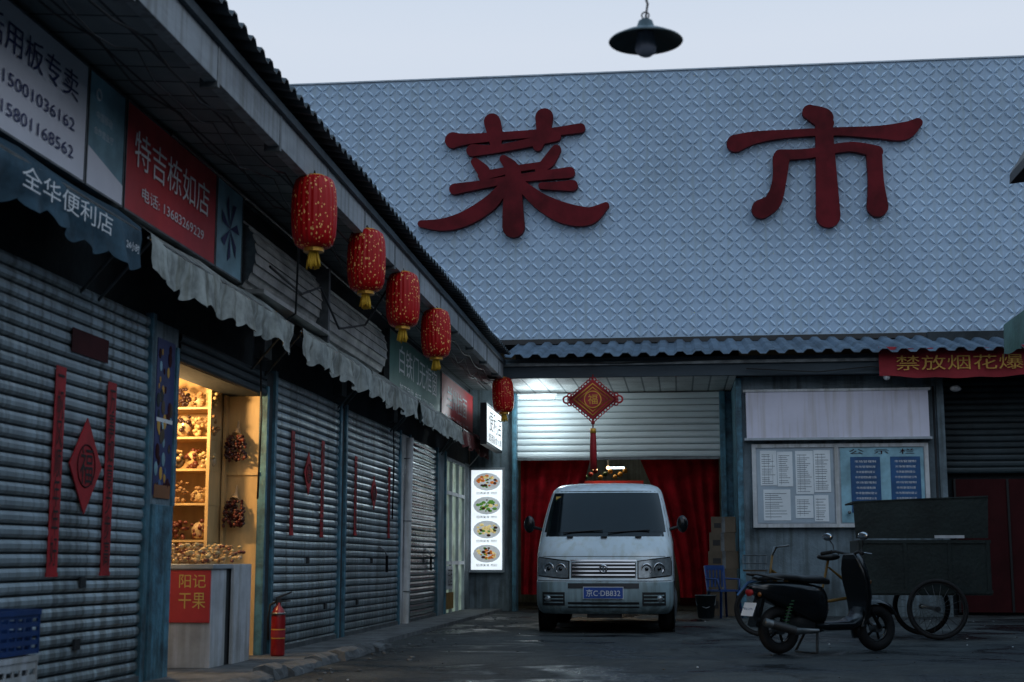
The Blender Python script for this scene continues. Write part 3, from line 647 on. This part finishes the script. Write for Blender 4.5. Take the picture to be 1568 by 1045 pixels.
for k2,(z,yf,w) in enumerate(prof):
    ring=[]
    for i in range(NF+1):
        a=-math.pi/2+math.pi*i/NF; sx_=math.sin(a); cx_=max(0,math.cos(a))
        ring.append((w*math.copysign(abs(sx_)**(2/NE),sx_),yf+RY*(1-cx_**(2/NE)),z))
    yr=4.75 if z<1.2 else 4.75-(z-1.2)*.25; y0=yf+RY
    for t in(.2,.4,.6,.8,.96): ring.append((w,y0+(yr-y0)*t,z))
    ring+= [(w*.93,yr,z),(0,yr+.02,z),(-w*.93,yr,z)]
    for t in(.96,.8,.6,.4,.2): ring.append((-w,y0+(yr-y0)*t,z))
    rings.append(ring)
n=len(rings[0]); vs=[p for r in rings for p in r]; fl=[];fb=[]
for j in range(len(rings)-1):
    for i in range(n):
        f=(j*n+i,j*n+(i+1)%n,(j+1)*n+(i+1)%n,(j+1)*n+i)
        (fb if prof[j+1][0]<=.66 else fl).append(f)
b.add(vs,fl+[tuple((len(rings)-1)*n+i for i in range(n))],'van',True); b.add(vs,fb,'vanb',True); b.add(rings[0],[tuple(range(n))],'black')
b.done('body',van)
b=MB()
def patch(x0,x1,zl,zh,off,m,nu=24,nv=6,rel=False):
    vs=[];fs=[]
    for j in range(nv+1):
        for i in range(nu+1):
            x=x0+(x1-x0)*i/nu; lo=zl(x) if callable(zl) else zl; hi=zh(x) if callable(zh) else zh; z=lo+(hi-lo)*j/nv
            xx=x*pv(z)[1] if rel else x
            vs.append((xx,fy(xx,z)-off,z))
    for j in range(nv):
        for i in range(nu): fs.append((j*(nu+1)+i,j*(nu+1)+i+1,(j+1)*(nu+1)+i+1,(j+1)*(nu+1)+i))
    b.add(vs,fs,m,True)
patch(-.965,.965,1.25,1.875,.003,'plbk',rel=True)
patch(-.93,.93,1.31,1.85,.007,'glass',rel=True,nu=40)
patch(-.42,.42,lambda x:.715,lambda x:.93-.12*x*x,.006,'black')
for z in(.75,.80,.85,.895): patch(-.41,.41,z-.008,z+.008,.022,'chrome',nv=1)
patch(-.43,.43,.925,.945,.02,'chrome',nv=1)
b.torus((0,.045,.83),.045,.012,'chrome','y',20,8); b.box(-.012,.012,.035,.05,.79,.87,'chrome')
for s_ in(-1,1):
    lo=lambda x:.70+.10*max(0,(abs(x)-.55)); hi=lambda x:.93+.13*(abs(x)-.42)
    patch(s_*.44,s_*.885,lo,hi,.005,'plbk',16,4); 
    lo2=lambda x:.715+.10*max(0,(abs(x)-.55)); hi2=lambda x:.915+.13*(abs(x)-.42)
    patch(s_*.455,s_*.878,lo2,hi2,.010,'lens',16,4)
    for xx,r in((.56,.07),(.72,.075)):
        T=Matrix.Translation((s_*xx,fy(xx,.83)-.012,.825+.03*(xx-.55)))@Matrix.Rotation(s_*(.12 if xx<.6 else .4),4,'Z')
        b.lathe([(.001,.03),(r*.4,.02),(r*.8,.0),(r,-.006),(r*1.05,0)],'chrome',T,20,axis='y'); b.lathe([(.001,-.012),(r*.35,-.008),(r*.36,.02)],'glass',T,14,axis='y')
    patch(s_*.50,s_*.80,.36,.53,.006,'black',12,2)
    for z in(.40,.445,.49): patch(s_*.52,s_*.78,z-.007,z+.007,.014,'vanb',10,1)
    b.lathe([(.001,-.01),(.04,-.008),(.045,.02)],'lens',Matrix.Translation((s_*.72,fy(.72,.45)-.012,.445)),14,axis='y')
    b.tube([(s_*.86,.75,1.35),(s_*.97,.72,1.38)],.02,'black'); b.sph((s_*1.03,.72,1.42),.1,'plbk',(.75,.4,1.15),14)
    for y0,y1 in((1.2,2.0),(2.1,3.2),(3.3,4.4)):
        vs=[(s_*(pv(z)[1]+.004),yy+(.35 if (y0<1.3 and yy==y0 and z>1.5) else 0),z) for z in(1.32,1.78) for yy in(y0,y1)]; b.add(vs,[(0,1,3,2)],'glass')
    for wy in(.95,3.75):
        b.lathe([(.001,0),(.39,0),(.39,.01)],'black',Matrix.Translation((s_*.898,wy,.33)),28,False,axis='x')
        b.lathe([(.001,-.1),(.2,-.1),(.27,-.11),(.325,-.08),(.335,0),(.325,.08),(.27,.11),(.2,.1),(.001,.1)],'rubber',Matrix.Translation((s_*.80,wy,.335)),32,True,axis='x')
        b.lathe([(.001,0.03),(.12,.02),(.19,0)],'steel',Matrix.Translation((s_*.912,wy,.335)),24,True,axis='x')
    for yy in(1.12,2.05): b.box(s_*.899,s_*.903,yy,yy+.012,.4,1.25,'black')
    for z in(.62,): b.box(s_*.9,s_*.915,.6,4.6,z,z+.05,'plbk')
patch(-.46,.46,.33,.405,.006,'black',12,1); patch(-.46,.46,.58,.645,.006,'black',12,1)
patch(-.9*.97,.9*.97,.672,.680,.012,'black',30,1); patch(-.80,.80,.985,.991,.003,'black',30,1)
patch(-.26,.26,.445,.60,.02,'txtw',4,1); patch(-.253,.253,.452,.593,.024,'plate',4,1)
for x0,x1 in((-.55,-.02),(.05,.6)): b.tube([(x0,fy(x0,1.30)-.03,1.30),(x1,fy(x1,1.33)-.03,1.335)],.009,'black')
for x0 in(-.45,0,.45): b.box(x0-.04,x0+.04,fy(x0,1.22)-.02,fy(x0,1.22)+.02,1.235,1.25,'black')
b.box(-.22,.22,fy(0,.26)+.05,.5,.2,.3,'black')
b.box(-.68,-.61,fy(.65,1.76)-.012,fy(.65,1.76)-.009,1.71,1.75,'greens'); b.box(-.68,-.61,fy(.65,1.78)-.012,fy(.65,1.78)-.009,1.76,1.80,'signy')
b.done('fittings',van); 
text('京C·DB832',.44,.09,(0,-.03,.522),'y','txtw',van)
# ---------------------------------------------------------------- scooter
sc=empty('motor_scooter',(1.48,15.15,0),math.radians(30)); sc.scale=(.95,.95,.96); b=MB()
for wx in(-.60,.66):
    b.torus((wx,0,.25),.195,.055,'rubber','y',36,12); b.torus((wx,0,.25),.145,.018,'plbk','y',30,8); b.cyl((wx,0,.25),.05,-.06,.06,'steel','y')
    for a in range(5): b.tube([(wx,0,.25),(wx+.145*math.cos(a*1.257),0,.25+.145*math.sin(a*1.257))],.014,'plbk',6)
# rear body shell as tapering stacked sections
def shell(secs,m):
    vs=[];fs=[];n=16
    for (x,z,hw,hh) in secs:
        for i in range(n):
            a=2*math.pi*i/n; c_,s2=math.cos(a),math.sin(a)
            vs.append((x,hw*math.copysign(abs(c_)**.6,c_),z+hh*math.copysign(abs(s2)**.6,s2)))
    for j in range(len(secs)-1):
        for i in range(n): fs.append((j*n+i,j*n+(i+1)%n,(j+1)*n+(i+1)%n,(j+1)*n+i))
    fs+=[tuple(range(n)),tuple(range(len(vs)-n,len(vs)))]
    b.add(vs,fs,m,True)
shell([(-.97,.69,.03,.02),(-.92,.68,.09,.05),(-.78,.655,.13,.10),(-.6,.62,.155,.135),(-.4,.57,.165,.18),(-.22,.52,.16,.21),(-.08,.50,.14,.20),(-.03,.50,.10,.14)],'plbk')
shell([(-.88,.78,.06,.02),(-.82,.79,.11,.035),(-.6,.80,.13,.04),(-.42,.79,.135,.035),(-.36,.775,.14,.04),(-.1,.77,.13,.045),(.02,.745,.08,.03)],'black')
shell([(-.2,.29,.13,.04),(-.05,.28,.16,.05),(.25,.28,.16,.05),(.38,.33,.15,.06),(.42,.42,.12,.06)],'plbk')
shell([(-.55,.30,.06,.05),(-.4,.31,.10,.09),(-.2,.30,.10,.10),(-.05,.28,.06,.06)],'black')
vs=[];fs=[];n=10
for (z,x,w,dp) in((.27,.42,.10,.05),(.40,.46,.15,.06),(.58,.46,.19,.07),(.74,.43,.21,.08),(.88,.40,.19,.09),(.98,.38,.14,.10),(1.05,.37,.09,.07)):
    for i in range(n+1):
        a=-math.pi/2+math.pi*i/n; vs.append((x+dp*math.cos(a)*1.2,w*math.sin(a),z))
    for i in range(n+1):
        a=math.pi/2-math.pi*i/n; vs.append((x-.04,w*.97*math.sin(a),z))
K=2*n+2
for j in range(6):
    for i in range(K): fs.append((j*K+i,j*K+(i+1)%K,(j+1)*K+(i+1)%K,(j+1)*K+i))
fs+=[tuple(range(K)),tuple(range(6*K,7*K))]
b.add(vs,fs,'plbk',True)
vs=[];fs=[]
for i in range(13):
    a=math.radians(200-i*14.5); 
    for y_,rr in((-.075,.27),(-.05,.30),(0,.31),(.05,.30),(.075,.27)): vs.append((.66+rr*math.cos(a),y_,.25+rr*math.sin(a)))
for i in range(12):
    for q in range(4): fs.append((i*5+q,i*5+q+1,(i+1)*5+q+1,(i+1)*5+q))
b.add(vs,fs,'plbk',True)
b.sph((.49,0,.90),.075,'lens',(.5,1.3,.8),14)
for s_ in(-1,1):
    b.tube([(.44,s_*.07,.62),(.66,s_*.085,.25)],.022,'black')
    b.tube([(.36,s_*.05,1.04),(.33,s_*.22,1.07),(.26,s_*.34,1.05)],.016,'black'); b.tube([(.30,s_*.25,1.065),(.24,s_*.37,1.045)],.021,'rubber')
    b.tube([(.32,s_*.24,1.06),(.33,s_*.27,1.14),(.30,s_*.30,1.20)],.007,'black'); b.sph((.29,s_*.32,1.23),.07,'chrome',(.25,1.25,.6),14); b.sph((.30,s_*.32,1.23),.074,'black',(.25,1.25,.6),14)
    b.tube([(.33,s_*.2,1.06),(.42,s_*.3,1.04)],.006,'chrome')
    b.tube([(-.62,s_*.13,.27),(-.50,s_*.13,.60)],.012,'steel')
    for i in range(8): b.torus((-.60+.012*i,s_*.13,.32+.033*i),.028,.006,'greens','z',12,5)
    b.sph((.50,s_*.13,.74),.035,'amber',(.6,.9,.8),10); b.sph((-.90,s_*.11,.62),.03,'amber',(.6,1,.8),10)
b.tube([(-.2,-.15,.24),(-.5,-.17,.24),(-.88,-.17,.34)],[.02,.04,.045],'steel',12); b.tube([(-.52,-.175,.25),(-.80,-.175,.32)],.048,'black',12)
b.tube([(-.18,-.1,.24),(-.26,-.2,.01)],.014,'steel'); b.tube([(-.18,.1,.24),(-.26,.2,.01)],.014,'steel'); b.tube([(-.26,-.2,.012),(-.26,.2,.012)],.012,'steel')
b.tube([(-.6,-.12,.77),(-.92,-.10,.83),(-.98,0,.83),(-.92,.10,.83),(-.6,.12,.77)],.012,'black')
b.sph((-.955,0,.64),.05,'red',(.5,1.4,.8),12)
b.prism([(-.94,.30),(-.84,.60),(-.80,.60),(-.90,.28)],-.08,.08,'plbk')
b.prism([(-1.0,.40),(-.945,.535),(-.938,.533),(-.993,.398)],-.11,.11,'txtw')
b.done('bodywork',sc); text('京B·5173',.17,.05,(0,0,0),'x','navy',sc,'plate_lettering').matrix_local=Matrix.Translation((-.978,0,.467))@Matrix.Rotation(math.pi,4,'Z')@Matrix.Rotation(math.radians(22),4,'Y')
# ---------------------------------------------------------------- cargo tricycle
tc=empty('cargo_tricycle'); b=MB()
bx0,bx1,by0,by1=2.17,3.72,17.85,18.75
b.box(bx0,bx1,by0,by1,.52,.56,'tricyc')
for (a,c,d_,f_) in((bx0,bx1,by0,by0+.03),(bx0,bx1,by1-.03,by1),(bx0,bx0+.03,by0+.03,by1-.03),(bx1-.03,bx1,by0+.03,by1-.03)): b.box(a,c,d_,f_,.56,1.18,'tricyc')
b.box(bx0-.01,bx1+.01,by0-.012,by0-.001,1.14,1.18,'tricyc'); b.box(bx0-.01,bx1+.01,by0-.012,by0-.001,.54,.58,'tricyc')
for a in(bx0+.02,bx0+.53,bx0+1.05,bx1-.05): b.box(a,a+.04,by0-.012,by0-.001,.58,1.14,'tricyc')
b.prism([(bx0-.05,1.64),(bx0-.03,1.2),(bx1-.02,1.2),(bx1+.0,1.70)],by0-.02,by0,'tricyc')
b.prism([(bx0-.05,1.63),(bx0+.5,1.66),(bx1,1.69),(bx1,1.71),(bx0-.05,1.65)],by0-.03,by1-.05,'tricyc')
b.box(bx0+.9,bx0+1.25,by0-.028,by0-.021,1.2,1.235,'wplast')
def spoke(c,R):
    b.torus(c,R-.025,.025,'rubber','y',44,8); b.torus(c,R-.055,.010,'black','y',36,6); b.cyl(c,.03,-.05,.05,'black','y',12)
    for i in range(18):
        a=i*.349; b.tube([c,(c[0]+(R-.06)*math.cos(a),c[1],c[2]+(R-.06)*math.sin(a))],.0025,'steel',4)
spoke((3.05,17.72,.36),.36); spoke((3.05,18.88,.36),.36); spoke((1.0,18.3,.33),.33)
b.tube([(3.05,17.7,.36),(3.05,18.9,.36)],.02,'steel')
b.tube([(1.0,18.24,.33),(1.12,18.26,.75),(1.16,18.3,1.0)],.016,'bikey'); b.tube([(1.0,18.36,.33),(1.12,18.34,.75)],.016,'bikey')
b.tube([(1.13,18.3,.82),(1.5,18.3,.55),(1.75,18.3,.42),(2.2,18.3,.5)],.020,'bikey'); b.tube([(1.13,18.3,.72),(1.5,18.3,.45),(1.72,18.3,.38)],.017,'bikey')
b.tube([(1.72,18.3,.4),(1.85,18.3,.95)],.016,'bikey'); b.tube([(1.85,18.3,.85),(2.2,18.1,.55)],.012,'bikey'); b.tube([(1.85,18.3,.85),(2.2,18.5,.55)],.012,'bikey')
b.sph((1.85,18.3,.98),.12,'black',(1.2,.8,.4)); b.tube([(1.16,18.3,1.0),(1.2,18.05,1.1),(1.35,18.0,1.12)],.012,'steel'); b.tube([(1.16,18.3,1.0),(1.2,18.55,1.1),(1.35,18.6,1.12)],.012,'steel')
b.torus((1.72,18.2,.36),.1,.01,'steel','y',20,6); b.tube([(.72,18.3,.5),(.85,18.3,.66),(1.0,18.3,.70),(1.2,18.3,.64)],.02,'bluep')
for z in(.82,.9,1.0): b.tube([(.8,18.15,z),(1.08,18.15,z),(1.08,18.45,z),(.8,18.45,z),(.8,18.15,z)],.006,'steel',5)
for i in range(5):
    for yy in(18.15,18.45): b.tube([(.8+i*.07,yy,.82),(.8+i*.07,yy,1.0)],.004,'steel',4)
b.box(.8,1.08,18.15,18.45,.80,.815,'card')
b.done('frame_and_box',tc)
# ---------------------------------------------------------------- small things
b=MB(); prf=[(.001,.0),(.062,.0),(.066,.02),(.066,.36),(.058,.41),(.032,.45),(.022,.46),(.022,.49),(.001,.49)]
b.lathe(prf,'extr',None,24); b.lathe([(.0665,.16),(.0672,.16),(.0672,.25),(.0665,.25)],'golds',None,24,False)
b.lathe([(.0674,.17),(.0678,.17),(.0678,.24),(.0674,.24)],'banner',None,24,False)
b.box(-.02,.02,-.02,.02,.47,.53,'black'); b.prism([(-.02,.52),(.12,.58),(.12,.595),(-.03,.54)],-.012,.012,'black'); b.prism([(-.02,.49),(.11,.50),(.11,.51),(-.02,.515)],-.012,.012,'black')
b.tube([(-.02,0,.5),(-.08,0,.47),(-.095,0,.35),(-.09,0,.15)],.011,'rubber'); b.lathe([(.066,.38),(.078,.385),(.066,.40)],'steel',None,20)
b.done('fire_extinguisher',None,(-3.74,13.22,.05),.5)
def crate(m,loc,w,d_,h,rz=0):
    b=MB(); t=.012
    b.box(-w/2,w/2,-d_/2,d_/2,0,t,m)
    for s_ in(-1,1):
        for z0 in [h*i/5 for i in range(5)]:
            b.box(s_*w/2-t/2,s_*w/2+t/2,-d_/2,d_/2,z0,z0+h*.11,m); b.box(-w/2,w/2,s_*d_/2-t/2,s_*d_/2+t/2,z0+.001,z0+h*.11+.001,m)
        for i in range(7):
            q=-d_/2+d_*i/6; b.box(s_*w/2-t*.4,s_*w/2+t*.4,q-.01,q+.01,0,h,m); q=-w/2+w*i/6; b.box(q-.01,q+.01,s_*d_/2-t*.4,s_*d_/2+t*.4,0,h,m)
        b.box(s_*w/2-t,s_*w/2+t,-d_/2-t,d_/2+t,h-.03,h,m); b.box(-w/2+t,w/2-t,s_*d_/2-t,s_*d_/2+t,h-.03,h,m)
    b.done('plastic_crate',None,loc,rz)
crate('wplast',(-3.74,7.42,.05),.38,.55,.36); crate('blue',(-3.74,7.43,.42),.38,.55,.24)
random.seed(21)
for (x,z,w,h) in((.72,0,.5,.42),(.74,.42,.48,.38),(.76,.80,.5,.3),(.75,1.10,.44,.32),(.78,1.42,.42,.27)):
    b=MB(); b.box(-w/2,w/2,-.18,.18,0,h,'card'); b.box(-.03,.03,-.183,-.18,0,h,'concrete'); b.box(-.03,.03,-.18,.18,h,h+.002,'concrete'); b.box(-w*.38,-w*.1,-.184,-.18,h*.3,h*.6,'ink'); b.done('cardboard_box',None,(x,25.25,z),random.uniform(-.12,.12),bevel=.006)
b=MB()
b.box(-.2,.2,-.2,.2,.43,.46,'blue')
for sx_ in(-1,1):
    for sy_ in(-1,1): b.tube([(sx_*.17,sy_*.17,.43),(sx_*.22,sy_*.22,0)],.02,'blue')
    b.tube([(sx_*.18,.19,.45),(sx_*.19,.25,.85)],.018,'blue'); b.tube([(sx_*.2,.2,.64),(sx_*.22,-.15,.63),(sx_*.2,-.18,.45)],.015,'blue')
for i in range(5): b.box(-.15+i*.07,-.12+i*.07,.225,.24,.5,.82,'blue')
b.box(-.19,.19,.235,.26,.78,.86,'blue'); b.done('plastic_chair',None,(.72,24.3,0),.6)
b=MB(); b.lathe([(.001,.01),(.13,.01),(.17,.36),(.18,.36),(.18,.38),(.165,.38),(.125,.03),(.001,.03)],'shutd',None,24); b.tube([(-.17,0,.36),(-.15,-.05,.22),(0,-.19,.17),(.15,-.05,.22),(.17,0,.36)],.006,'steel'); b.done('bucket',None,(.42,24.0,0))
b=MB(); b.lathe([(.182,0),(.185,.004),(.178,.012),(.12,.042),(.07,.062),(.045,.08),(.035,.11),(.02,.12),(.001,.12)],'shade',None,40); b.lathe([(.178,.006),(.118,.034),(.05,.055),(.001,.055)],'shade',None,40)
b.lathe([(.04,.05),(.048,.0),(.054,-.03),(.048,-.055),(.025,-.072),(.001,-.078)],'frost',None,24)
b.tube([(0,0,.12),(.012,0,.2),(-.006,0,.26),(.01,0,.36),(-.004,0,.6),(0,0,1.05)],.006,'black'); b.torus((.0,0,.14),.018,.004,'black','y',12,6)
b.done('pendant_lamp',None,(-.12,6.8,3.475))
b=MB(); b.tube([(-2.95,6.7,4.42)]+[(-2.95+6.9*t,6.8,4.42+.2*t-.35*math.sin(math.pi*t)*.7+.0) for t in [i/20 for i in range(1,20)]]+[(3.95,6.8,4.6)],.008,'black'); b.tube([(3.95,6.8,0),(3.95,6.8,4.7)],.05,'steel'); b.done('overhead_wire')
rb=empty('shed_building'); b=MB(); b.box(4.3,8,9.5,13.9,0,4.3,'walld'); b.prism([(3.30,4.60),(3.31,4.70),(3.62,5.2),(4.6,5.7),(8.2,5.9),(8.2,5.4),(4.6,4.75)],11.0,14.1,'black'); b.done('walls_and_roof',rb)
b=MB(); vs=[];fs=[]
for i in range(61):
    yy=10+4*i/60; w=.03*math.sin(yy*9)
    vs+=[(4.3,yy,3.5),(3.15,yy,3.18),(3.13+w,yy,2.88-.03*abs(math.sin(yy*10)))]
for i in range(60):
    for q in range(2): fs.append((i*3+q,i*3+q+1,i*3+q+4,i*3+q+3))
b.add(vs,fs,'tarp',True); b.done('tarpaulin_awning')
def block(name,x0,x1,y0,y1,h,face):
    e=empty(name); b=MB(); b.box(x0,x1,y0,y1,0,h,'wall'); b.box(x0-.15,x1+.15,y0-.15,y1+.15,h,h+.2,'beam')
    L=(y1-y0) if face=='x' else (x1-x0)
    for i in range(int(L/3)):
        zz=1.2
        if face=='x': a=y0+1+i*3; b.box(x0-.03,x0-.005,a,a+1.5,zz,zz+1.5,'glass'); b.box(x0-.1,x0-.004,a-.1,a+1.6,zz-.12,zz-.02,'concrete')
        else: a=x0+1+i*3; b.box(a,a+1.5,y1+.005,y1+.03,zz,zz+1.5,'glass'); b.box(a-.1,a+1.6,y1+.004,y1+.1,zz-.12,zz-.02,'concrete')
    b.done('walls_windows_parapet',e)
block('skylight_blocker',9.5,16,-12,24,5.2,'x'); block('skylight_blocker',-9,9,-20,-11,6,'y')  # unseen blocks added to cut low sky light and darken the shop fronts
# ---------------------------------------------------------------- lights
def light(name,typ,loc,e,col,size=.2):
    l=bpy.data.lights.new(name,typ); l.energy=e; l.color=col; l.shadow_soft_size=size
    o=bpy.data.objects.new(name,l); o.location=loc; link(o)
light('shop_bulb_light','POINT',(-4.75,12.2,2.4),95,(1,.64,.28),.06)
light('fluorescent_light','POINT',(-2.55,26.2,3.7),42,(.8,.95,1),.2)
light('hall_light','POINT',(-1.55,28.9,3.3),45,(1,.78,.48),.15)
sun=bpy.data.lights.new('sun','SUN'); sun.energy=.3; sun.angle=math.radians(35); sun.color=(1,.98,.97)
so=bpy.data.objects.new('sun',sun); so.rotation_euler=(math.radians(40),0,math.radians(35)); link(so)
w=bpy.data.worlds.new('World'); S.world=w; w.use_nodes=True; n=w.node_tree.nodes; l=w.node_tree.links; bg=n['Background']
sk=n.new('ShaderNodeTexSky'); sk.sky_type='NISHITA'; sk.sun_disc=False; sk.sun_elevation=math.radians(50); sk.sun_rotation=math.radians(145)
tc_=n.new('ShaderNodeTexCoord'); sp=n.new('ShaderNodeSeparateXYZ'); l.new(tc_.outputs['Generated'],sp.inputs[0])
rp=n.new('ShaderNodeValToRGB'); el=rp.color_ramp.elements; el[0].position=0; el[0].color=(.58,.65,.76,1); el[1].position=1; el[1].color=(.29,.49,.72,1)
x=el.new(.35); x.color=(.70,.77,.88,1); x=el.new(.6); x.color=(.41,.60,.81,1)
l.new(sp.outputs[2],rp.inputs[0])
sc_=n.new('ShaderNodeVectorMath'); sc_.operation='SCALE'; sc_.inputs['Scale'].default_value=10; l.new(rp.outputs[0],sc_.inputs[0])
mx=n.new('ShaderNodeMix'); mx.data_type='RGBA'; mx.inputs['Factor'].default_value=.92; l.new(sk.outputs[0],mx.inputs['A']); l.new(sc_.outputs[0],mx.inputs['B'])
l.new(mx.outputs['Result'],bg.inputs['Color']); bg.inputs['Strength'].default_value=.1
cd=bpy.data.cameras.new('camera'); cam=bpy.data.objects.new('camera',cd); link(cam); cam.location=(0,0,.92); cam.rotation_euler=(math.radians(98.82),0,math.radians(6.63))
cd.lens=50; cd.sensor_width=36; cd.clip_end=2000; cd.clip_start=.05; cd.dof.use_dof=True; cd.dof.focus_distance=19.5; cd.dof.aperture_fstop=2.8
S.camera=cam
S.view_settings.view_transform='Standard'; S.view_settings.look='None'; S.view_settings.exposure=0
